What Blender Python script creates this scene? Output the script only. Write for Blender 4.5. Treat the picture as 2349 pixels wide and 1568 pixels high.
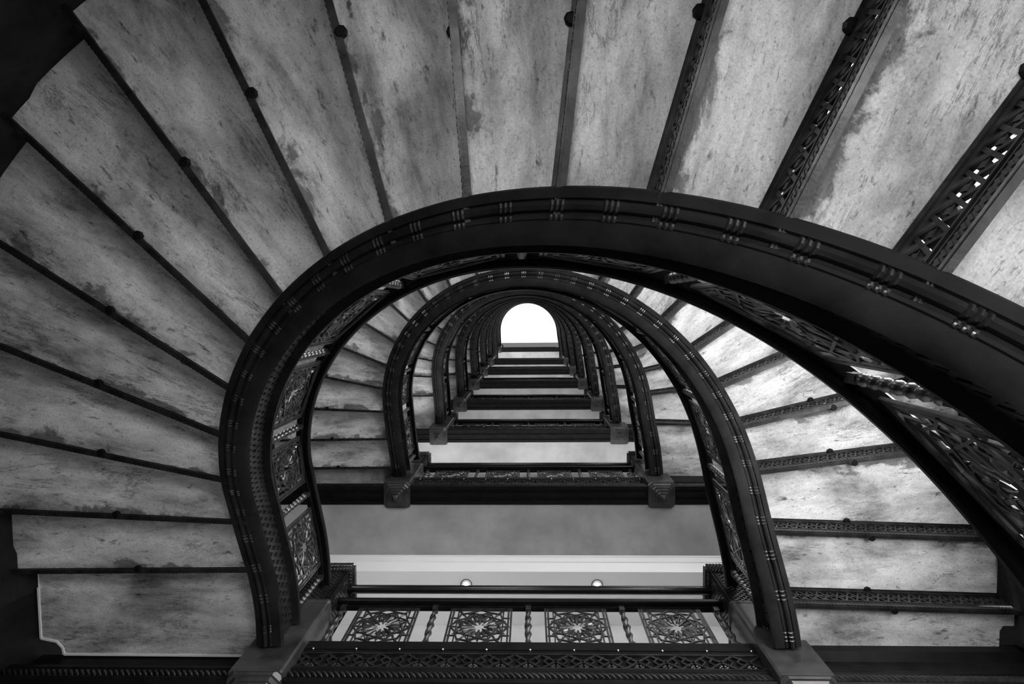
import bpy, bmesh, math, random
from mathutils import Vector, Matrix
random.seed(7)
for o in list(bpy.data.objects): bpy.data.objects.remove(o)
SC = bpy.context.scene; COL = SC.collection
PI = math.pi
# ------------------------------------------------------------------ camera (world: X right, Y towards the landing, Z up)
FPX, CX, CY = 1400.0, 1174.5, 784.0
ZEN = (1213.0, 703.0); ROLL = -0.009
zc = Vector((ZEN[0]-CX, ZEN[1]-CY, FPX)).normalized()
xc = Vector((math.cos(ROLL), math.sin(ROLL), 0)); xc = (xc - zc*xc.dot(zc)).normalized()
yc = zc.cross(xc)
RM = Matrix((xc, yc, zc))                       # world = RM @ (right, down, forward)
right = RM @ Vector((1,0,0)); up = -(RM @ Vector((0,1,0))); back = -(RM @ Vector((0,0,1)))
cam_d = bpy.data.cameras.new('camera'); cam = bpy.data.objects.new('camera', cam_d); COL.objects.link(cam)
M3 = Matrix((right, up, back)).transposed()
cam.matrix_world = Matrix.Translation((0,0,0)) @ M3.to_4x4()
cam_d.sensor_width = 36; cam_d.lens = 36*FPX/2349; cam_d.clip_start = 0.02; cam_d.clip_end = 200
SC.camera = cam
# ------------------------------------------------------------------ view, world, lights
SC.view_settings.view_transform = 'Standard'; SC.view_settings.look = 'None'
SC.view_settings.gamma = 1; SC.view_settings.exposure = 0.9; SC.view_settings.use_curve_mapping = False
W = bpy.data.worlds.new('world'); SC.world = W; W.use_nodes = True
W.node_tree.nodes['Background'].inputs[0].default_value = (0.9,0.9,0.9,1)
W.node_tree.nodes['Background'].inputs[1].default_value = 0.12
# levels: height of the marble underside of each landing
ZM = {0:0.26, 1:3.70, 2:7.48, 3:10.82, 4:14.15, 5:17.79, 6:21.32, 7:24.99, 8:28.65, 9:32.0}
WIN_E = {0:11.5, 1:10.0, 2:6.0, 3:4.5, 4:4.5, 5:4.5, 6:5, 7:6, 8:8}       # window brightness per storey
HALL_P = {0:0.5, 1:3, 2:66, 3:32, 4:34, 5:46, 6:55, 7:60, 8:75}     # added fill lamps hidden in the halls, watts
def area(name, loc, rot, sx, sy, p):
    d = bpy.data.lights.new(name, 'AREA'); d.shape = 'RECTANGLE'; d.size = sx; d.size_y = sy; d.energy = p
    o = bpy.data.objects.new(name, d); COL.objects.link(o); o.location = loc; o.rotation_euler = rot; return o
for n, p in HALL_P.items():
    area('hall_fill', (-0.1, 3.40, ZM[n]+1.3), (math.radians(-100), 0, 0), 4.5, 1.2, p)  # unseen fill panel aimed into the well, one per storey
# ------------------------------------------------------------------ materials
def newmat(name):
    m = bpy.data.materials.new(name); m.use_nodes = True
    nt = m.node_tree; return m, nt, nt.nodes, nt.links, nt.nodes['Principled BSDF']
def g(v): return (v, v, v, 1)
def ramp(N, pts):
    r = N.new('ShaderNodeValToRGB'); e = r.color_ramp.elements
    e[0].position, e[0].color = pts[0][0], g(pts[0][1]); e[1].position, e[1].color = pts[-1][0], g(pts[-1][1])
    for p, v in pts[1:-1]:
        x = e.new(p); x.color = g(v)
    return r
def noise(N, L, vec, scale, detail=6, rough=.6, dist=0):
    n = N.new('ShaderNodeTexNoise'); n.inputs['Scale'].default_value = scale; n.inputs['Detail'].default_value = detail
    n.inputs['Roughness'].default_value = rough; n.inputs['Distortion'].default_value = dist
    L.new(vec, n.inputs['Vector']); return n
def mult(N, L, a, b, fac=1.0):
    m = N.new('ShaderNodeMix'); m.data_type = 'RGBA'; m.blend_type = 'MULTIPLY'; m.inputs[0].default_value = fac
    L.new(a, m.inputs[6]); L.new(b, m.inputs[7]); return m.outputs[2]
def marble(name, lo, hi):
    m, nt, N, L, B = newmat(name)
    tc = N.new('ShaderNodeTexCoord'); oi = N.new('ShaderNodeObjectInfo')
    mp = N.new('ShaderNodeMapping'); L.new(tc.outputs['Object'], mp.inputs[0])
    cm = N.new('ShaderNodeCombineXYZ'); ml = N.new('ShaderNodeMath'); ml.operation = 'MULTIPLY'; ml.inputs[1].default_value = 37.0
    L.new(oi.outputs['Random'], ml.inputs[0])
    for q in range(3): L.new(ml.outputs[0], cm.inputs[q])
    L.new(cm.outputs[0], mp.inputs['Location']); v = mp.outputs[0]
    def stretched(k, rot=0):
        a = N.new('ShaderNodeMapping'); a.inputs['Scale'].default_value = (1.0, k, 1.0); a.inputs['Rotation'].default_value = (0,0,rot); L.new(v, a.inputs[0]); return a.outputs[0]
    s, s2 = stretched(3.0), stretched(4.5, .25)
    base = ramp(N, [(.32, lo), (.5, lo+(hi-lo)*.6), (.66, hi)]); L.new(noise(N, L, s, 1.9, 10, .68, .25).outputs[0], base.inputs[0])
    sp = ramp(N, [(.30, .10), (.35, .5), (.40, 1.0)]); L.new(noise(N, L, s, 9, 7, .68, .25).outputs[0], sp.inputs[0])
    sp2 = ramp(N, [(.30, .25), (.38, 1.0)]); L.new(noise(N, L, s2, 30, 5, .6, .3).outputs[0], sp2.inputs[0])
    sp3 = ramp(N, [(.33, .45), (.42, 1.0)]); L.new(noise(N, L, v, 75, 4, .6, .2).outputs[0], sp3.inputs[0])
    wv = ramp(N, [(.480, 1.0), (.498, .30), (.502, .30), (.52, 1.0)]); L.new(noise(N, L, s2, 1.2, 9, .74, .5).outputs[0], wv.inputs[0])
    big = ramp(N, [(.36, .42), (.50, 1.0)]); L.new(noise(N, L, v, 1.5, 6, .62, .4).outputs[0], big.inputs[0])
    fine = ramp(N, [(.25, .78), (.75, 1.16)]); L.new(noise(N, L, v, 160, 2, .7).outputs[0], fine.inputs[0])
    c = mult(N, L, base.outputs[0], sp.outputs[0], .9); c = mult(N, L, c, sp2.outputs[0], .75); c = mult(N, L, c, sp3.outputs[0], .6)
    wm = ramp(N, [(.50, 0.0), (.60, 1.0)]); L.new(noise(N, L, v, 2.7, 2, .5).outputs[0], wm.inputs[0])
    c2 = mult(N, L, c, wv.outputs[0], .8)
    mx = N.new('ShaderNodeMix'); mx.data_type = 'RGBA'; L.new(wm.outputs[0], mx.inputs[0]); L.new(c, mx.inputs[6]); L.new(c2, mx.inputs[7])
    c = mult(N, L, mx.outputs[2], big.outputs[0], .7); c = mult(N, L, c, fine.outputs[0], 1)
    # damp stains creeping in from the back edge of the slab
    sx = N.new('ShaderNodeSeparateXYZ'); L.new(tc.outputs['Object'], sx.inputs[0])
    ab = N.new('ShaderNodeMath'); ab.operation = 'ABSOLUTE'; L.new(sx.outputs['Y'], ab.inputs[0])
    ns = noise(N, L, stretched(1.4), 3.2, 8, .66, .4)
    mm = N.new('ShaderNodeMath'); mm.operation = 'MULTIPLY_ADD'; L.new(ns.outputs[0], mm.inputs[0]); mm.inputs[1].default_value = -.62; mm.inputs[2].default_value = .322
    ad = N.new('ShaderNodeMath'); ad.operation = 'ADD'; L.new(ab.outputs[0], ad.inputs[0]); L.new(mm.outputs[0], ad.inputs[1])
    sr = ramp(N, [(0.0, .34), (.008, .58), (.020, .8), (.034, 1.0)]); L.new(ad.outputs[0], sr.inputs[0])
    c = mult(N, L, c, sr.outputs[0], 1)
    L.new(c, B.inputs['Base Color']); B.inputs['Roughness'].default_value = .6
    B.inputs['Specular IOR Level'].default_value = .2
    return m
def metal(name, lo, hi, rough=.42, spec=.5, scale=9, bump=.15, met=0.0):
    m, nt, N, L, B = newmat(name)
    tc = N.new('ShaderNodeTexCoord'); v = tc.outputs['Object']
    n = noise(N, L, v, scale, 6, .65, .3); r = ramp(N, [(.3, lo), (.7, hi)]); L.new(n.outputs[0], r.inputs[0])
    L.new(r.outputs[0], B.inputs['Base Color']); B.inputs['Roughness'].default_value = rough
    B.inputs['Specular IOR Level'].default_value = spec; B.inputs['Metallic'].default_value = met
    b = N.new('ShaderNodeBump'); b.inputs['Strength'].default_value = bump; b.inputs['Distance'].default_value = .004
    L.new(noise(N, L, v, scale*9, 4, .6).outputs[0], b.inputs['Height']); L.new(b.outputs[0], B.inputs['Normal'])
    return m
def plaster(name, lo, hi, scale=1.2):
    m, nt, N, L, B = newmat(name)
    ge = N.new('ShaderNodeNewGeometry')
    n = noise(N, L, ge.outputs['Position'], scale, 6, .6, .2); r = ramp(N, [(.3, lo), (.7, hi)]); L.new(n.outputs[0], r.inputs[0])
    L.new(r.outputs[0], B.inputs['Base Color']); B.inputs['Roughness'].default_value = .85
    B.inputs['Specular IOR Level'].default_value = .1
    return m
def emit(name, s):
    m, nt, N, L, B = newmat(name)
    B.inputs['Base Color'].default_value = g(.8); B.inputs['Emission Color'].default_value = g(1); B.inputs['Emission Strength'].default_value = s
    return m
MARB = marble('veined marble', .20, .84)
IRON = metal('black cast iron', .002, .008, .45, .10)
IRON2 = metal('worn cast iron', .012, .06, .36, .5, 14, .15, .7)
CAST = metal('bronzed ornament', .05, .16, .33, .6, 12, .12, .9)
BAND = metal('dusty painted iron', .006, .022, .55, .08, 6)
WOOD = metal('dark varnished wood', .002, .007, .34, .12, 7, .1)
POST = metal('dark newel wood', .010, .055, .30, .4, 5, .25)
BRASS = metal('dark tube metal', .003, .007, .22, .4, 4, .02)
RIV = metal('polished rivet', .5, .6, .2, .8, 4, 0, 1.0)
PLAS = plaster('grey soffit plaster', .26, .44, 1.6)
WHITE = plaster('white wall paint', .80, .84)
DARKW = metal('dark wall panelling', .002, .016, .5, .08, 2.2, .2)
# ------------------------------------------------------------------ object helpers
def tag(o, label=None, cat=None, group=None, kind=None):
    if label: o['label'] = label
    if cat: o['category'] = cat
    if group: o['group'] = group
    if kind: o['kind'] = kind
    return o
def empty(name, loc=(0,0,0), **k):
    o = bpy.data.objects.new(name, None); COL.objects.link(o); o.location = loc; o.empty_display_size = .1
    return tag(o, **k)
def link(name, me, parent=None, loc=(0,0,0), rz=0.0, **k):
    o = bpy.data.objects.new(name, me); COL.objects.link(o); o.location = loc; o.rotation_euler = (0,0,rz)
    if parent: o.parent = parent
    return tag(o, **k)
class MB:
    def __init__(s): s.v = []; s.f = []
    def add(s, vs, fs):
        b = len(s.v); s.v += [tuple(v) for v in vs]; s.f += [tuple(b+i for i in f) for f in fs]
    def box(s, x0, x1, y0, y1, z0, z1):
        s.add([(x,y,z) for z in (z0,z1) for y in (y0,y1) for x in (x0,x1)],
              [(0,2,3,1),(4,5,7,6),(0,1,5,4),(2,6,7,3),(0,4,6,2),(1,3,7,5)])
    def bar(s, p, q, w, h, up=Vector((0,0,1)), taper=None, n=4):
        p, q = Vector(p), Vector(q); d = (q-p)
        if d.length < 1e-6: return
        d.normalize(); a = d.cross(up)
        if a.length < 1e-4: a = d.cross(Vector((1,0,0)))
        a.normalize(); b = a.cross(d)
        rings = [(0,1),(1,1)] if taper is None else [(0,taper),(.3,1),(.7,1),(1,taper)]
        vs = []
        for t, k in rings:
            c = p.lerp(q, t)
            if n == 4: offs = [(-1,-1),(1,-1),(1,1),(-1,1)]
            else: offs = [(math.cos(2*PI*i/n)*1.1, math.sin(2*PI*i/n)*1.1) for i in range(n)]
            for i, j in offs: vs.append(c + a*(i*w*k/2) + b*(j*h*k/2))
        m = len(rings); fs = [tuple(reversed(range(n))), tuple((m-1)*n+i for i in range(n))]
        for r in range(m-1):
            for i in range(n): fs.append((r*n+i, r*n+(i+1)%n, (r+1)*n+(i+1)%n, (r+1)*n+i))
        s.add(vs, fs)
    def rings(s, rs, cap=True):
        n = len(rs[0]); vs = [p for r in rs for p in r]; fs = []
        for k in range(len(rs)-1):
            for i in range(n): fs.append((k*n+i, k*n+(i+1)%n, (k+1)*n+(i+1)%n, (k+1)*n+i))
        if cap: fs += [tuple(reversed(range(n))), tuple((len(rs)-1)*n+i for i in range(n))]
        s.add(vs, fs)
    def lathe(s, prof, c=(0,0,0), n=12, lobes=0, twist=0.0, amp=.0):
        rs = []
        for z, r in prof:
            ring = []
            for i in range(n):
                a = 2*PI*i/n; rr = r*(1 + (amp*math.cos(lobes*(a) - twist*z) if lobes else 0))
                ring.append((c[0]+rr*math.cos(a), c[1]+rr*math.sin(a), c[2]+z))
            rs.append(ring)
        s.rings(rs)
    def ball(s, c, r, n=8):
        m = 5
        s.rings([[(c[0]+r*math.sin(PI*(k+.15)/(m+.3))*math.cos(2*PI*i/n), c[1]+r*math.sin(PI*(k+.15)/(m+.3))*math.sin(2*PI*i/n), c[2]-r*math.cos(PI*(k+.15)/(m+.3))) for i in range(n)] for k in range(m+1)])
    def mesh(s, name, mat, smooth=False, bevel=None):
        me = bpy.data.meshes.new(name); me.from_pydata(s.v, [], s.f)
        bm = bmesh.new(); bm.from_mesh(me); bmesh.ops.recalc_face_normals(bm, faces=bm.faces)
        if bevel: bmesh.ops.bevel(bm, geom=bm.edges[:], offset=bevel, segments=2, affect='EDGES', profile=.6)
        bm.to_mesh(me); bm.free()
        me.materials.append(mat)
        if smooth:
            me.shade_smooth() if hasattr(me, 'shade_smooth') else None
            try: me.set_sharp_from_angle(angle=math.radians(38))
            except Exception: pass
        return me
    def obj(s, name, mat, parent=None, smooth=False, bevel=None, **k):
        return link(name, s.mesh(name, mat, smooth, bevel), parent, **k)
# ------------------------------------------------------------------ plan of the stair
C0 = Vector((-0.08, 1.25)); RB = 1.47; ROUT = 3.06
ANG = {3:4.65, 4:14.7, 5:24.5, 6:34.8, 7:44.9, 8:54.8, 9:64.4, 10:73.9, 11:83.4, 12:93.7}
for k in range(13, 21): ANG[k] = 93.7 + 10.5*(k-12)
def arcp(a, r): return Vector((C0.x + r*math.cos(math.radians(a)), C0.y - r*math.sin(math.radians(a))))
KN = {-1:Vector((1.50,2.6)), 0:Vector((1.495,2.2)), 1:Vector((1.46,1.80)), 2:Vector((1.41,1.43))}
for k, a in ANG.items(): KN[k] = arcp(a, RB)
KN[20] = Vector((-1.552, 1.17)); KN[21] = Vector((-1.556,1.54)); KN[22] = Vector((-1.548,1.93)); KN[23] = Vector((-1.548,2.2)); KN[24] = Vector((-1.548,2.6))
def base(t):
    if t <= 0: return Vector((1.495, 2.2 - t*.4))
    if t >= 23: return Vector((-1.548, 2.2 + (t-23)*.4))
    k = int(math.floor(t)); u = t-k
    p0, p1, p2, p3 = KN[k-1], KN[k], KN[k+1], KN[k+2] if k+2 in KN else KN[24]
    return .5*((2*p1) + (p2-p0)*u + (2*p0-5*p1+4*p2-p3)*u*u + (3*p1-p0-3*p2+p3)*u*u*u)
def nrm(t):                                     # outward (away from the well)
    d = base(t+.02) - base(t-.02); d.normalize(); return Vector((d.y, -d.x)) * -1 if Vector((d.y,-d.x)).dot(base(t)-Vector((-.08,1.6))) < 0 else Vector((d.y,-d.x))
def plan(t, off): return base(t) + nrm(t)*off
def outer_hit(p, d):                            # ray to the outer wall line
    best = None
    for i in range(400):
        q = p + d*(i*.01)
        r = (q-C0).length
        if q.y < C0.y:
            if r >= ROUT: return q
        elif abs(q.x-C0.x) >= ROUT: return q
    return p + d*1.5
def riser_line(k):
    i = plan(k, .05)
    if k <= 0: return Vector((1.5,2.2)), Vector((2.98,2.2))
    if k >= 23: return Vector((-1.6,2.2)), Vector((-3.14,2.2))
    if k == 1: return Vector((i.x,1.84)), Vector((2.98,1.88))
    if k == 2: return Vector((i.x,1.45)), Vector((2.98,1.50))
    if k == 3: return i, Vector((2.975,.93))
    if k == 20: return Vector((i.x,1.19)), Vector((-3.14,1.12))
    if k == 21: return Vector((i.x,1.54)), Vector((-3.14,1.555))
    if k == 22: return Vector((i.x,1.93)), Vector((-3.14,1.94))
    cr = Vector((-.08,1.22)); d = (i-cr).normalized()
    return i, outer_hit(i, d)
class Flight:
    def __init__(s, za, zb, f, l):
        s.za, s.zb, s.f, s.l = za, zb, f, l; s.n = l-f+1; s.h = (zb-za)/s.n
    def z(s, t):
        def c(x): return max(0.0, min(float(s.n), x))
        w = .35; return s.za + s.h*(c(t-s.f+.5-w)+c(t-s.f+.5+w)+c(t-s.f+.5))/3
    def tread_z(s, k): return s.za + (k-s.f+1)*s.h
    def pt(s, t, off, dz):
        p = plan(t, off); return Vector((p.x, p.y, s.z(t)+dz))
def sweep(mb, F, prof, t0, t1, sub=6):
    n = max(2, int((t1-t0)*sub)); rs = []
    for i in range(n+1):
        t = t0+(t1-t0)*i/n; b = base(t); nn = nrm(t); z = F.z(t)
        rs.append([(b.x+nn.x*o, b.y+nn.y*o, z+dz) for o, dz in prof])
    mb.rings(rs)
def circ(o, z, r, n=8, a0=0): return [(o+r*math.cos(2*PI*i/n+a0), z+r*math.sin(2*PI*i/n+a0)) for i in range(n)]
# flights: (za, zb, first riser position, last riser position)
FL = {1:Flight(.26,3.70,2,21), 2:Flight(3.70,7.48,1,22), 3:Flight(7.48,10.82,2,21), 4:Flight(10.82,14.15,2,21), 5:Flight(14.15,17.79,2,22),
      6:Flight(17.79,21.32,2,22), 7:Flight(21.32,24.99,1,22), 8:Flight(24.99,28.65,1,22), 9:Flight(28.65,32.0,2,21)}
ORD = {1:'lowest', 2:'second', 3:'third', 4:'fourth', 5:'fifth', 6:'sixth', 7:'seventh', 8:'eighth', 9:'topmost'}
# ---- shared meshes: risers (local x radial from the inner end, z from the lower tread's underside)
def riser_mesh(Ln, h, detail):
    m = MB()
    m.box(0, Ln, .004, .022, -.030, -.004); m.box(0, Ln, -.006, .014, -.034, -.028)     # bottom lip
    m.box(0, Ln, -.002, .024, h-.020, h-.004); m.box(0, Ln, .0, .034, h-.004, h-.001)   # top flange
    m.box(0, Ln, .004, .018, .036, .044)
    z0, z1 = .040, h-.016; pitch = .062; n = int(Ln/pitch); pw = Ln/n
    if detail:
        for i in range(n):
            x0 = i*pw; xm = x0+pw/2; zm = (z0+z1)/2
            m.bar((x0,.010,z0),(x0+pw,.010,z1),.012,.012,Vector((0,1,0))); m.bar((x0,.010,z1),(x0+pw,.010,z0),.012,.012,Vector((0,1,0)))
            m.bar((x0,.011,zm-.011),(x0,.011,zm+.011),.02,.012,Vector((0,1,0)))
        m.box(0, Ln, .006, .014, (z0+z1)/2-.003, (z0+z1)/2+.003)
        k = int(Ln/.022)
        for i in range(k): m.bar((i*.022,.0215,-.026),(i*.022+.016,.0215,-.005),.009,.006,Vector((0,1,0)))
        m.box(0, Ln, .004, .020, .010, .016)
        m.box(0, Ln, .002, .003, z0, z0+.004)
    else:
        m.box(0, Ln, .006, .014, z0, z1)
        for i in range(n): x0 = i*pw; m.bar((x0,.004,z0),(x0+pw,.004,z1),.012,.01,Vector((0,1,0)))
    m.v = [(x,-y,z) for x,y,z in m.v]
    return m.mesh('riser', IRON2 if detail else IRON)
lugm = MB(); lugm.lathe([(0,.026),(.014,.026),(.02,.018)], n=8); LUG = None
_rm = {}
def get_riser(Ln, h, det):
    k = (round(Ln,2), round(h,3), det)
    if k not in _rm: _rm[k] = riser_mesh(*k)
    return _rm[k]
lug_mesh = MB(); lug_mesh.lathe([(-.036,.017),(-.033,.023),(-.022,.023)], n=8); LUG = lug_mesh.mesh('lug', IRON)
lug_mesh = MB(); lug_mesh.lathe([(-.014,.017),(-.011,.023),(-.002,.023)], n=8); LUG2 = lug_mesh.mesh('lug', IRON)
_tm = {}
def get_tread(k):
    """marble slab between riser k and k+1, in the frame of riser k+1 (local y = 0 is the back edge)"""
    a0, a1 = riser_line(k); b0, b1 = riser_line(k+1)
    d = (b1-b0).normalized(); rz = math.atan2(d.y, d.x)
    if k not in _tm:
        nv = Vector((-d.y, d.x)); pts = [a0, a1]
        if (a1.y < C0.y+.1) and (b1.y < C0.y+.1): pts.append(((a1+b1)/2-C0).normalized()*ROUT + C0)
        pts += [b1, b0]; loc = [((p-b0).dot(d), (p-b0).dot(nv)) for p in pts]
        m = MB(); m.rings([[(x,y,0) for x,y in loc], [(x,y,.03) for x,y in loc]])
        _tm[k] = m.mesh('tread', MARB)
    return _tm[k], b0, rz
# ------------------------------------------------------------------ stair flights
def lattice_face(m, F, off, z0, z1, t0, t1, pitch, w):
    """triangular openwork in relief on the well face of the stringer"""
    t = t0
    L1 = .30
    dt = pitch/L1; n = int((t1-t0)/dt)
    for i in range(n):
        a, b = t0+i*dt, t0+(i+1)*dt; c = (a+b)/2
        N3 = Vector((nrm(c).x, nrm(c).y, 0))
        A = F.pt(a, off, z0); Bq = F.pt(b, off, z1); Cc = F.pt(a, off, z1); D = F.pt(b, off, z0); Mz = (z0+z1)/2
        m.bar(A, Bq, w, .012, N3); m.bar(Cc, D, w, .012, N3)
        m.bar(F.pt(c, off, z0), F.pt(a, off, Mz), w*.8, .010, N3); m.bar(F.pt(a, off, Mz), F.pt(c, off, z1), w*.8, .010, N3)
        m.bar(F.pt(c, off, z1), F.pt(b, off, Mz), w*.8, .010, N3); m.bar(F.pt(b, off, Mz), F.pt(c, off, z0), w*.8, .010, N3)
def build_flight(n, F):
    T0, T1 = .36, 22.46
    if n == 8: T1 = 25.5
    if n == 9: T0 = -2.5
    if n == 1: T0 = 1.0
    where = {1:'sweeping across the whole top of the frame, nearest overhead', 2:'fanning out at the right behind the nearest rail'}.get(n, 'seen deep in the well, counting upward from the nearest')
    root = empty('stair_flight', (0,0,F.za), label={1:'lowest curved flight, large dark-veined marble treads nearest overhead', 2:'second curved flight, brightly lit marble treads at right beyond the nearest rail'}.get(n, '%s curved flight of marble treads counting up the well' % ORD[n]), cat='staircase', group='curved flights up the stair well')
    zo = F.za
    def put(mb, name, mat, parent=root, smooth=False, **k):
        mb.v = [(x,y,z-zo) for x,y,z in mb.v]; return mb.obj(name, mat, parent, smooth, **k)
    s = MB(); sub = 6 if n <= 3 else 3
    # box of the inner string: flat dusty underside, lipped both sides
    sweep(s, F, [(-.035,-.118),(-.020,-.130),(.035,-.130),(.040,-.122),(.095,-.122),(.100,-.130),(.128,-.130),(.135,-.120),(.135,.02),(.06,.04),(.06,.15),(-.034,.15),(-.034,.132),(.016,.126),(.016,-.09),(-.028,-.10)], T0, T1, sub)
    st = put(s, 'inner_stringer', BAND, smooth=True)
    r = MB()
    sweep(r, F, circ(.078,-.126,.016), T0, T1, sub); sweep(r, F, circ(.044,-.126,.009,6), T0, T1, sub)
    if n <= 7:
        k = 0; t = T0+.15
        while t < T1-.1:
            rc = MB()
            for j in (-1,0,1):
                tt = t+j*.055
                for o, rr in ((.078,.020),(.044,.012)):
                    nn = nrm(tt); dr = (base(tt+.02)-base(tt-.02)).normalized(); P = F.pt(tt, o, -.125); e = 0.006
                    ring = lambda sg, q: [(P.x+nn.x*rr*q*math.cos(2*PI*i/8)+dr.x*sg, P.y+nn.y*rr*q*math.cos(2*PI*i/8)+dr.y*sg, P.z+rr*q*math.sin(2*PI*i/8)) for i in range(8)]
                    rc.rings([ring(-e*1.2,.7), ring(-e*.5,1), ring(e*.5,1), ring(e*1.2,.7)])
            put(rc, 'collar', CAST, st, True)
            t += .55
    put(r, 'reed_moulding', BAND, st, True)
    # pierced well face and ledge
    if n <= 4:
        l = MB(); lattice_face(l, F, .013, -.085, .125, T0, T1, .085 if n == 1 else .11, .019)
        put(l, 'pierced_face', IRON2, st)
    # treads and risers
    for k in range(F.f, F.l+1):
        zt = F.tread_z(k)
        a0, a1 = riser_line(k); Ln = (a1-a0).length
        d = (a1-a0).normalized(); rz = math.atan2(d.y, d.x)
        if k < F.l:
            me, o, r2 = get_tread(k); link('tread', me, root, (o.x, o.y, zt-zo), r2)
        # riser frame: local +y must point up-stair; going up-stair is decreasing angle => flip when needed
        det = n <= 2
        me = get_riser(Ln, F.h, n <= 3)
        ri = link('riser', me, root, (a0.x, a0.y, zt-F.h-zo), rz)
        if n <= 3:
            xx = 0.70 if k < 12 else 0.74
            link('lug', LUG, ri, (xx, .004, 0)); link('lug', LUG2, ri, (xx-.06, -.030, F.h))
    # wall string with raking mouldings on the curved wall
    w = MB(); pr = [(.0,-.42),(.03,-.42),(.03,-.38),(.045,-.36),(.045,-.30),(.02,-.28),(.02,-.12),(.04,-.10),(.04,-.05),(.02,-.04),(.02,.30),(.0,.30)]
    rs = []
    N = 100
    for i in range(N+1):
        t = F.f-.5 + (F.l-F.f+1)*i/N
        k = int(math.floor(t)); k = max(1, min(21, k)); u = t-k
        A = riser_line(k)[1]; Bb = riser_line(k+1)[1]; p = A.lerp(Bb, u)
        if p.y < C0.y: dd = (p-C0).normalized(); p = C0+dd*ROUT
        else: dd = Vector((1 if p.x > 0 else -1, 0))
        rs.append([(p.x-dd.x*(o-.005), p.y-dd.y*(o-.005), F.z(t)+dz) for o, dz in pr])
    w.rings(rs); put(w, 'wall_string', BAND)
    return root
def spiral_panel(m, P, A=1.0):
    """rosette lattice; P(a,b,c) maps the unit square plus a depth to space"""
    def bar(a0,b0,a1,b1,w,dz=0.0,tp=None,n=4,h=None):
        p, q = P(a0,b0,dz), P(a1,b1,dz); nn = (P((a0+a1)/2,(b0+b1)/2,dz+.01)-P((a0+a1)/2,(b0+b1)/2,dz)).normalized()
        m.bar(p, q, w, h or w*.9, nn, tp, n)
    for a in (.0,.045,1.0,.955): bar(a,0,a,1,.013)
    for a in (.13,.87): bar(a,0,a,1,.010)
    for b in (.0,.05,.95,1.0): bar(0,b,1,b,.010)
    R0 = .40
    pts = [(.5+R0*math.cos(PI/8+i*PI/4), .5+R0*math.sin(PI/8+i*PI/4)) for i in range(8)]
    for i in range(8): bar(*pts[i], *pts[(i+3)%8], .011, .004)
    pts2 = [(.5+.46*math.cos(i*PI/4), .5+.46*math.sin(i*PI/4)) for i in range(8)]
    for i in range(8):
        bar(*pts2[i], *pts[i], .011, -.003); bar(*pts2[i], *pts[(i-1)%8], .011, -.003)
        c, s_ = math.cos(i*PI/4), math.sin(i*PI/4)
        bar(.5+.07*c,.5+.07*s_,.5+.36*c,.5+.36*s_,.030,.003,.3,6,.024)
        c, s_ = math.cos(i*PI/4+PI/8), math.sin(i*PI/4+PI/8)
        bar(.5+.13*c,.5+.13*s_,.5+.30*c,.5+.30*s_,.022,-.002,.3,6,.02)
    for i in range(8): bar(*pts[i], *pts[(i+2)%8], .009, -.004)
    for i in range(8):
        c, s_ = math.cos(i*PI/4+PI/8), math.sin(i*PI/4+PI/8)
        bar(.5+.30*c,.5+.30*s_,.5+.45*c,.5+.45*s_,.016,.004,.4,6,.014)
    for b in (.27,.5,.73): bar(.13,b,.02,b,.009)
    for b in (.27,.5,.73): bar(.87,b,.98,b,.009)
    for sx in (0,1):
        for sy in (0,1):
            X = .13 if sx == 0 else .87; Y = .05 if sy == 0 else .95
            bar(X,Y,.5+(X-.5)*.62,.5+(Y-.5)*.58,.018,.002,.4,6,.016)
HR = [(-.052,.700),(-.044,.688),(-.012,.684),(.000,.690),(.014,.684),(.032,.688),(.040,.700),(.040,.722),(.030,.735),(.034,.752),(.020,.772),(-.018,.772),(-.036,.752),(-.034,.735),(-.052,.722)]
BR = [(-.030,.150),(.032,.150),(.032,.168),(.020,.176),(.020,.190),(-.018,.190),(-.018,.176),(-.030,.168)]
_r = MB(); _r.ball((0,0,0), .007, 6); RIVM = _r.mesh('rivet', RIV, True)
def bead_baluster(z0, z1, n=10, nb=6):
    m = MB(); H = z1-z0; b = .045
    m.box(-.016,.016,-.016,.016,z0-.015,z0+b); m.box(-.016,.016,-.016,.016,z1-b,z1+.015)
    pr = [(z0+b,.012)]; L = H-2*b; s = L/nb
    for i in range(nb):
        for u, r in ((.08,.011),(.25,.019),(.5,.022),(.75,.019),(.92,.011)): pr.append((z0+b+s*(i+u), r))
    pr.append((z1-b,.012)); m.lathe(pr, n=n); return m
def twist_baluster(z0, z1):
    m = MB(); b = .06; m.box(-.019,.019,-.019,.019,z0-.01,z0+b); m.box(-.019,.019,-.019,.019,z1-b,z1+.01)
    K = 34; L = z1-z0-2*b; pr = []
    for i in range(K+1):
        u = i/K; r = .019*(.75+.35*math.sin(PI*u)); pr.append((z0+b+L*u, r))
    m.lathe(pr, n=14, lobes=2, twist=2*PI*4.0/L, amp=.30); return m
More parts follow.
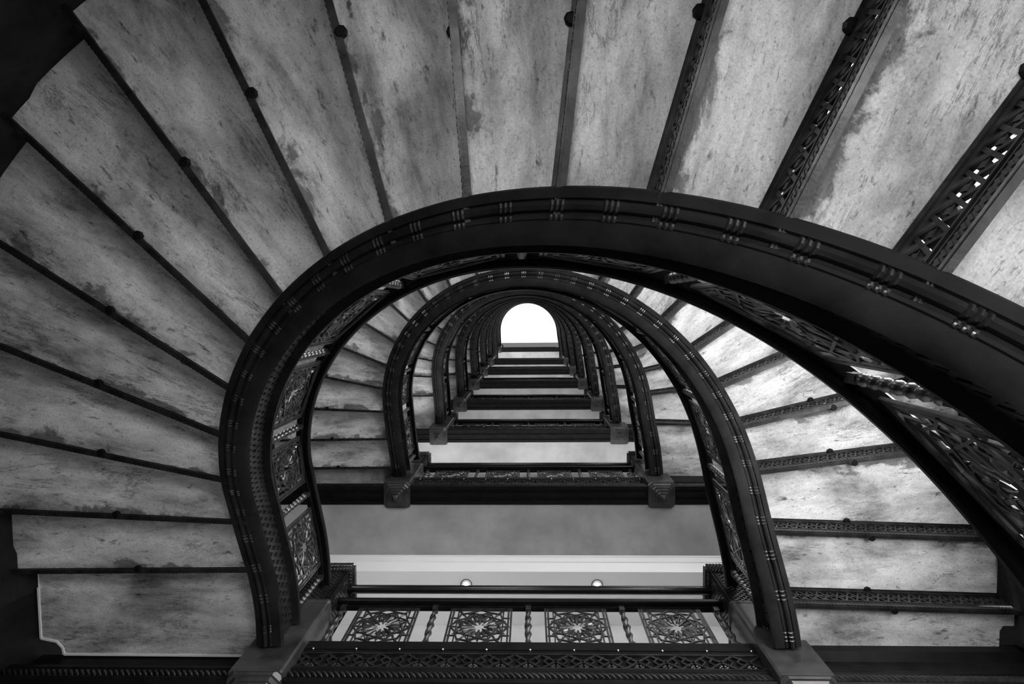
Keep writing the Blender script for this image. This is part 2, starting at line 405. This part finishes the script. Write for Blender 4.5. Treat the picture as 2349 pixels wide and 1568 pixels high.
def build_railing(n, F):
    T0, T1 = .36, 22.46
    if n == 8: T1 = 25.5
    if n == 9: T0 = -2.5
    if n == 1: T0 = 2.0
    lab = {1:'nearest dark curved stair railing, sweeping large from the right edge to the left newel', 2:'second curved stair railing, rising from the near right newel'}.get(n, '%s curved stair railing counting up the well, dark iron rosette panels' % ORD[n])
    root = empty('stair_railing', (0,0,F.za), label=lab, cat='railing', group='curved railings around the well')
    zo = F.za
    def put(mb, name, mat, parent=root, smooth=False, **k):
        mb.v = [(x,y,z-zo) for x,y,z in mb.v]; return mb.obj(name, mat, parent, smooth, **k)
    sub = 8 if n <= 3 else 4
    m = MB(); sweep(m, F, HR, T0, T1, sub); put(m, 'handrail', WOOD, smooth=True)
    m = MB(); sweep(m, F, BR, T0, T1, sub); put(m, 'base_rail', IRON, smooth=True)
    if n <= 6:
        for q_ in range(18):
            t = T0+1.0+q_*1.2
            if t < T1: p = F.pt(t, -.022, .150); link('rivet', RIVM, root, (p.x, p.y, p.z-zo))
    m = MB(); sweep(m, F, [(-.012,.655),(.014,.655),(.014,.690),(-.012,.690)], T0, T1, sub); put(m, 'top_rail', IRON)
    ts = [22.15,20.35,18.3,16.1,13.75,11.45,9.2,6.95,4.7,2.6,.62,-1.4] + ([24.2] if n == 8 else [])
    ts.sort(reverse=True)
    ts = [t for t in ts if t > T0]
    bm_ = bead_baluster(.185, .66, 10 if n <= 3 else 6, 7).mesh('baluster', CAST, True)
    for t in ts: 
        p = F.pt(t, 0, 0); link('baluster', bm_, root, (p.x, p.y, p.z-zo))
    for a, b in zip(ts[1:], ts[:-1]):
        m = MB(); g0 = .30
        def P(x, y, c, a=a, b=b): 
            t = a+g0+(b-a-2*g0)*x; return F.pt(t, c, .195+.455*y)
        spiral_panel(m, P); put(m, 'lattice_panel', CAST)
    return root
# ------------------------------------------------------------------ newel posts
def sq(h, z, ch=0.0, cx=0, cy=0):
    if ch <= 0: return [(cx-h,cy-h,z),(cx-h,cy-h,z),(cx+h,cy-h,z),(cx+h,cy-h,z),(cx+h,cy+h,z),(cx+h,cy+h,z),(cx-h,cy+h,z),(cx-h,cy+h,z)]
    return [(cx-h,cy-h+ch,z),(cx-h+ch,cy-h,z),(cx+h-ch,cy-h,z),(cx+h,cy-h+ch,z),(cx+h,cy+h-ch,z),(cx+h-ch,cy+h,z),(cx-h+ch,cy+h,z),(cx-h,cy+h-ch,z)]
def newel_meshes():
    d = {}
    m = MB(); m.rings([sq(.155,-.36,.012), sq(.158,-.34,.012), sq(.158,.455,.012), sq(.166,.465,.014), sq(.166,.485,.014), sq(.150,.50,.012)]); d['post'] = m.mesh('post', POST, False)
    m = MB(); z = -.36; rs = [sq(.150,-.355,.012)]
    for h, zz in ((.158,-.372),(.152,-.386),(.140,-.386),(.128,-.404),(.116,-.404),(.106,-.426),(.088,-.426),(.078,-.450),(.062,-.450),(.050,-.478),(.036,-.478),(.004,-.540)):
        rs.append(sq(h, zz, h*.26))
    m.rings(rs); d['drop'] = m.mesh('drop_finial', POST, False)
    m = MB(); m.rings([sq(.136,.49,.01), sq(.136,1.0,.01)])
    for sx in (-1,1):
        for sy in (-1,1):
            for dx, dy in ((0,0),(-.022,0),(0,-.022)):
                c = (sx*(.138+dx), sy*(.138+dy)); m.lathe([(.50,.010),(.98,.010)], (c[0],c[1],0), n=6)
    d['shaft'] = m.mesh('shaft', IRON, False)
    m = MB()
    for k in range(4):
        ca, sa = math.cos(k*PI/2), math.sin(k*PI/2)
        def W(u, z, o=.139): return Vector((ca*o - sa*u, sa*o + ca*u, z))
        nn = Vector((ca, sa, 0))
        for i in range(-9, 10):
            for s in (-1,1):
                u0 = -.105; z0 = .51+(i+9)*.045-.20; pts = []
                # clip diagonal to the panel
                ua, ub = -.105, .105; za, zb = z0, z0+.21
                if s < 0: za, zb = zb, za
                def cl(u1,z1,u2,z2):
                    lo, hi = .51, .97; a, b = 0.0, 1.0
                    if z1 == z2: return None
                    for bound, sgn in ((lo,1),(hi,-1)):
                        d1 = sgn*(z1-bound); d2 = sgn*(z2-bound)
                        if d1 < 0 and d2 < 0: return None
                        if d1 < 0: a = max(a, d1/(d1-d2))
                        elif d2 < 0: b = min(b, d1/(d1-d2))
                    if b-a < .02: return None
                    return (u1+(u2-u1)*a, z1+(z2-z1)*a, u1+(u2-u1)*b, z1+(z2-z1)*b)
                c = cl(ua, za, ub, zb)
                if c: m.bar(W(c[0],c[1]), W(c[2],c[3]), .010, .010, nn)
    d['weave'] = m.mesh('woven_panel', IRON2, False)
    m = MB(); m.rings([sq(.150,.985,.012), sq(.172,1.0,.02), sq(.176,1.05,.03), sq(.170,1.085,.03), sq(.145,1.10,.03)])
    for k in range(4):
        ca, sa = math.cos(k*PI/2), math.sin(k*PI/2)
        def W(u, z, o): return (ca*o - sa*u, sa*o + ca*u, z)
        nn = Vector((ca, sa, 0))
        for i in range(13):
            u = -.150+.025*i
            m.bar(W(u-.012,1.008,.176), W(u+.014,1.032,.177), .013, .016, nn, .4, 6)
            m.bar(W(u+.012,1.036,.178), W(u-.014,1.060,.177), .013, .016, nn, .4, 6)
            m.bar(W(u-.008,1.066,.174), W(u+.008,1.082,.170), .012, .012, nn, .4, 6)
        for i in range(11):
            u = -.125+.025*i; m.bar(W(u-.008,.982,.152), W(u+.008,.998,.166), .012, .012, nn, .4, 6)
        for i in range(5):
            m.bar(W(-.13,1.006+i*.0,.15+.006*i), W(.13,1.006,.15+.006*i), .003, .003, nn)
    d['cap'] = m.mesh('cap', IRON2, True)
    return d
NM = newel_meshes()
NL = (-1.585, 2.225); NR = (1.545, 2.225)
ROWS = {1:'nearest landing at the bottom', 2:'second landing up', 3:'third landing up', 4:'fourth landing up', 5:'fifth landing up', 6:'sixth landing up', 7:'seventh landing up', 9:'topmost landing'}
def newel(side, n):
    x, y = NL if side == 'left' else NR
    r = empty('newel_post', (x, y, ZM[n]), label='square dark newel post with stepped drop finial, %s end of %s' % (side, ROWS[n]), cat='newel post', group='newel posts of the landings')
    link('post', NM['post'], r); link('drop_finial', NM['drop'], r); sh = link('shaft', NM['shaft'], r); link('woven_panel', NM['weave'], sh); link('cap', NM['cap'], r)
# ------------------------------------------------------------------ landings
XL, XR = -3.14, 2.98
def rope(m, x0, x1, y, z, r, pitch, n=6):
    k = int((x1-x0)/pitch)
    for i in range(k):
        x = x0+(i+.5)*pitch
        m.bar((x-pitch*.75, y-.2*r, z+r*.8), (x+pitch*.75, y-.2*r, z-r*.8), pitch*.62, r*1.1, Vector((0,1,0)), .35, 6)
def landing_meshes():
    d = {}
    m = MB()   # beam profile along X, (y,z)
    pr = [(2.155,.020),(2.135,.010),(2.135,-.045),(2.150,-.050),(2.150,-.205),(2.130,-.210),(2.125,-.240),(2.140,-.250),(2.150,-.255),(2.150,-.325),(2.118,-.335),(2.112,-.350),(2.125,-.362),(2.165,-.362),(2.170,-.352),(2.200,-.352),(2.205,-.366),(2.250,-.366),(2.255,-.356),(2.290,-.356),(2.295,-.372),(2.335,-.372),(2.345,-.350),(2.345,.02)]
    m.rings([[(x,y,z) for y,z in pr] for x in (NL[0],NR[0])])
    sd = [(2.205,.020),(2.205,-.19),(2.150,-.205)]
    m.rings([[(x,y,z) for y,z in sd+pr[5:]] for x in (XL,NL[0])])
    sd = [(2.10,.020),(2.10,-.06),(2.150,-.09)]
    m.rings([[(x,y,z) for y,z in sd+pr[4:]] for x in (NR[0],XR)]); d['beam'] = m.mesh('beam', IRON)
    m = MB(); z0, z1 = -.195, -.06; y = 2.143; U = Vector((0,1,0)); x0, x1 = NL[0]+.16, NR[0]-.16; n = 17; p = (x1-x0)/n
    for i in range(n):
        a, b, c = x0+i*p, x0+(i+1)*p, x0+(i+.5)*p; zm = (z0+z1)/2
        m.bar((a,y,z0),(b,y,z1),.014,.012,U); m.bar((a,y,z1),(b,y,z0),.014,.012,U)
        for s in (-1,1):
            m.bar((a+.012,y-.003,zm),(a+p*.28,y-.003,zm+s*.045),.010,.010,U); m.bar((a-.012,y-.003,zm),(a-p*.28,y-.003,zm+s*.045),.010,.010,U)
        for q in range(6): m.ball((c+.022*math.cos(q*PI/3), y, z0+.018+.014*math.sin(q*PI/3)), .011, 6)
    m.box(x0,x1,y-.008,y+.006,z1,z1+.012); m.box(x0,x1,y-.008,y+.006,z0-.012,z0)
    d['lat'] = m.mesh('lattice_strip', IRON2)
    for key, u0, u1 in (('rope', NL[0]+.16, NR[0]-.16), ('ropel', XL, NL[0]-.16), ('roper', NR[0]+.16, XR)):
        m = MB(); rope(m, u0, u1, 2.138, -.290, .030, .034); d[key] = m.mesh('rope_moulding', CAST, True)
    m = MB(); m.ball((0,0,0), .009, 8); d['rivet'] = m.mesh('rivet', RIV, True)
    return d
LM = landing_meshes()
def slab_mesh(side, yk):
    m = MB()
    if side == 'left': x0, x1 = XL, -1.60
    else: x0, x1 = 1.52, XR
    y0, y1 = yk, (2.20 if side == 'left' else 2.10); c = .10
    if side == 'left': pts = [(x0,y0),(x1,y0),(x1,y1),(x0+c+.05,y1),(x0+c+.045,y1-.05),(x0+c+.01,y1-.085),(x0+.0,y1-.11)]
    else: pts = [(x0,y0),(x1,y0),(x1,y1-.13),(x1-.10,y1-.13),(x1-.12,y1-.10),(x1-.12,y1),(x0,y1)]
    m.rings([[(x,y,0) for x,y in pts],[(x,y,.03) for x,y in pts]]); return m.mesh('marble_slab', MARB)
_sl = {}
PB = 0.692
panel_mb = MB(); spiral_panel(panel_mb, lambda a,b,c: Vector(((a-.5)*.437, c,   .160+b*.500)))
PANEL = panel_mb.mesh('lattice_panel', CAST)
TWB = twist_baluster(.14, .68).mesh('baluster', CAST, True)
def straight(prof, x0, x1, dz=0, dy=0):
    m = MB(); m.rings([[(x, dy+o, z+dz) for o, z in prof] for x in (x0,x1)]); return m
XA, XB = NL[0]+.13, NR[0]-.13
HRM = straight(HR, XA, XB).mesh('handrail', WOOD, True)
BRM = straight([(-.085,-.02),(-.07,-.02),(-.07,.0),(.05,.0),(.05,.095),(-.06,.095),(-.078,.08)], XA-.02, XB+.02).mesh('base_rail', IRON)
BRM2 = straight([(-.030,.10),(.03,.10),(.03,.145),(-.03,.145)], XA, XB).mesh('base_rail', IRON)
TRM = straight([(-.012,.665),(.014,.665),(.014,.695),(-.012,.695)], XA, XB).mesh('top_rail', IRON)
TUB = MB(); TUB.rings([[(x, .033*math.cos(2*PI*i/20), .965+.033*math.sin(2*PI*i/20)) for i in range(20)] for x in (XA-.03,XB+.03)]); TUBM = TUB.mesh('safety_rail', BRASS, True)
RAILY = 2.215
def landing(n):
    z = ZM[n]; L = ROWS[n]
    r = empty('stair_landing', (0,0,z), label='black iron landing beam with marble side slabs, the %s' % L, cat='landing', group='landings up the well')
    link('beam', LM['beam'], r); link('lattice_strip', LM['lat'], r); [link('rope_moulding', LM[q_], r) for q_ in ('rope','ropel','roper')]
    for i in range(11):
        link('rivet', LM['rivet'], r, (-1.37+i*.2725, 2.132, -.018))
    lk = FL[n].l; yk = 1.54 if lk == 21 else 1.93
    if ('l',lk) not in _sl: _sl[('l',lk)] = slab_mesh('left', yk)
    link('marble_slab', _sl[('l',lk)], r)
    if n+1 in FL:
        fk = FL[n+1].f; yr = 1.86 if fk == 1 else 1.48
        if ('r',fk) not in _sl: _sl[('r',fk)] = slab_mesh('right', yr)
        link('marble_slab', _sl[('r',fk)], r)
    if n == 1:
        m = MB(); x0, y1, c = XL, 2.20, .10
        pts = [(x0+.012,1.56),(x0+.012,y1-.115),(x0+c+.012,y1-.095),(x0+c+.05,y1-.055),(x0+c+.056,y1-.012),(-1.80,y1-.010)]
        for a, b in zip(pts[:-1], pts[1:]): m.bar((a[0],a[1],-.002),(b[0],b[1],-.002),.013,.010)
        m.obj('caulk_line', WHITE, r, label='thin pale caulk line')
    # soffit behind the beam
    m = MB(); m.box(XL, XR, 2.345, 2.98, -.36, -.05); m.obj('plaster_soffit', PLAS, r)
    q = empty('landing_railing', (0,RAILY,z), label='straight dark railing with rosette panels and twisted balusters, %s' % L, cat='railing', group='straight railings of the landings')
    link('handrail', HRM, q); link('base_rail', BRM, q, label='wide dark plinth rail' if n == 1 else None); link('base_rail', BRM2, q); link('top_rail', TRM, q)
    for i in range(-2,3): link('baluster', TWB, q, (-.02+i*PB*.985, 0, 0))
    for i in (-1.5,-.5,.5,1.5): link('lattice_panel', PANEL, q, (-.02+i*PB*.985, 0, 0))
    s = link('safety_rail', TUBM, None, (0,RAILY,z), label='plain round dark tube rail above the railing of the %s' % L, cat='rail', group='tube rails over the landing railings')
    newel('left', n)
    if n != 9: newel('right', n)
for n in range(1,10):
    build_flight(n, FL[n]); build_railing(n, FL[n])
for n in (1,2,3,4,5,6,7,9): landing(n)
# ------------------------------------------------------------------ the shell
def struct(mb, name, mat, **k): return mb.obj(name, mat, None, kind='structure', **k)
ZB, ZT = -2.2, 37.0
m = MB(); m.box(-4.0, 4.0, -2.2, 6.0, ZB-.1, ZB); struct(m, 'floor', plaster('dark floor tile', .05, .09))
def wallseg(pts, name, mat, th=.15):
    m = MB(); inner = pts; rs = []
    for p in inner:
        if p.y <= C0.y: d = (p-C0).normalized()
        else: d = Vector((1 if p.x > 0 else -1, 0))
        q = p+d*th; rs.append([(p.x,p.y,ZB),(q.x,q.y,ZB),(q.x,q.y,ZT),(p.x,p.y,ZT)])
    m.rings(rs); return struct(m, name, mat)
RW = ROUT+.012
arc = [C0+Vector((math.cos(a), -math.sin(a)))*RW for a in [math.radians(x*3) for x in range(0,61)]]
wallseg(arc, 'wall_front', DARKW)
wallseg([Vector((C0.x+RW,C0.y)), Vector((C0.x+RW,2.9))], 'wall_right', DARKW)
wallseg([Vector((C0.x-RW,C0.y)), Vector((C0.x-RW,2.9))], 'wall_left', DARKW)
# hall behind each landing: dropped ceiling, header, back wall
for i, n in enumerate((1,2,3,4,5,6,7,9)):
    z = ZM[n]
    m = MB(); m.box(-4, 4, 2.98, 3.02, z-.76, z-.02)
    m.box(-4, 4, 2.965, 2.98, z-.52, z-.37); m.box(-4,4,2.955,2.98,z-.40,z-.362)
    struct(m, 'trim_%d' % (i+1), WHITE)
    m = MB(); m.box(-4, 4, 3.02, 6.0, z-.76, z-.70); struct(m, 'ceiling' , WHITE)
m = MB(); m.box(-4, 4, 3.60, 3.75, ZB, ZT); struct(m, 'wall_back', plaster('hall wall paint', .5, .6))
m = MB(); m.box(-4.2,-4.0,2.9,6.0,ZB,ZT); struct(m, 'wall_hall_left', WHITE)
m = MB(); m.box(4.0,4.2,2.9,6.0,ZB,ZT); struct(m, 'wall_hall_right', WHITE)
# laylight over the well
m = MB(); m.box(-3.4,3.3,-2.2,2.12,35.9,36.0); struct(m, 'window_60', emit('laylight glass', .6))
# windows on the curved wall
def window(idx, a0, a1, z0, z1, e):
    m = MB(); n = 4; r1 = RW-.01
    pane = MB(); rs = []
    for i in range(n+1):
        a = math.radians(a0+(a1-a0)*i/n); rs.append([(C0.x+r*math.cos(a), C0.y-r*math.sin(a), z) for r, z in ((r1-.005,z0),(r1-.005,z1),(r1+.004,z1),(r1+.004,z0))])
    pane.rings(rs); w = struct(pane, 'window_%d' % idx, emit('lit window glass %.1f' % e, e))
    for aa in (a0, (a0+a1)/2, a1):
        a = math.radians(aa); x, y = C0.x+(r1-.02)*math.cos(a), C0.y-(r1-.02)*math.sin(a); m.box(x-.025,x+.025,y-.025,y+.025,z0-.04,z1+.04)
    for zz in (z0,(z0+z1)/2,z1):
        for i in range(n):
            a, b = math.radians(a0+(a1-a0)*i/n), math.radians(a0+(a1-a0)*(i+1)/n)
            m.bar((C0.x+(r1-.02)*math.cos(a),C0.y-(r1-.02)*math.sin(a),zz),(C0.x+(r1-.02)*math.cos(b),C0.y-(r1-.02)*math.sin(b),zz),.05,.05)
    m.obj('window_frame', IRON, w)   # child of its window
idx = 1
for n in range(0,9):
    for c in (12,34,56,96,140):
        if n == 0: z0, z1 = -1.5, -.1
        else:
            k = 3+(c-4.6)/10.1; zt = FL[n].z(k); z0, z1 = zt+1.0, zt+2.5
        window(idx, c-8, c+8, z0, z1, WIN_E[n]*({0:{12:.10,34:.34,56:1.0,96:1.15,140:.10}, 1:{12:1,34:1.1,56:.9,96:.6,140:.35}}.get(n, {12:1,34:1,56:1,96:.6,140:.5})[c])); idx += 1
# downlights in the hall ceiling
for px, t in ((-0.73,'left'),(0.745,'right')):
    r = empty('recessed_downlight', (px, 3.13, ZM[2]-.76), label='small round recessed ceiling downlight, %s of the pair behind the nearest tube rail' % t, cat='ceiling light', group='hall ceiling downlights')
    m = MB(); m.lathe([(-.006,.066),(-.010,.062),(.0,.060)], n=24); m.obj('trim_ring', IRON2, r, True); m = MB(); m.lathe([(-.012,.052),(-.011,.056),(-.002,.058)], n=24); m.obj('baffle', WHITE, r, True)
    m = MB(); m.ball((0,0,-.004), .02, 12); m.obj('bulb', emit('lamp bulb', 60), r, True)
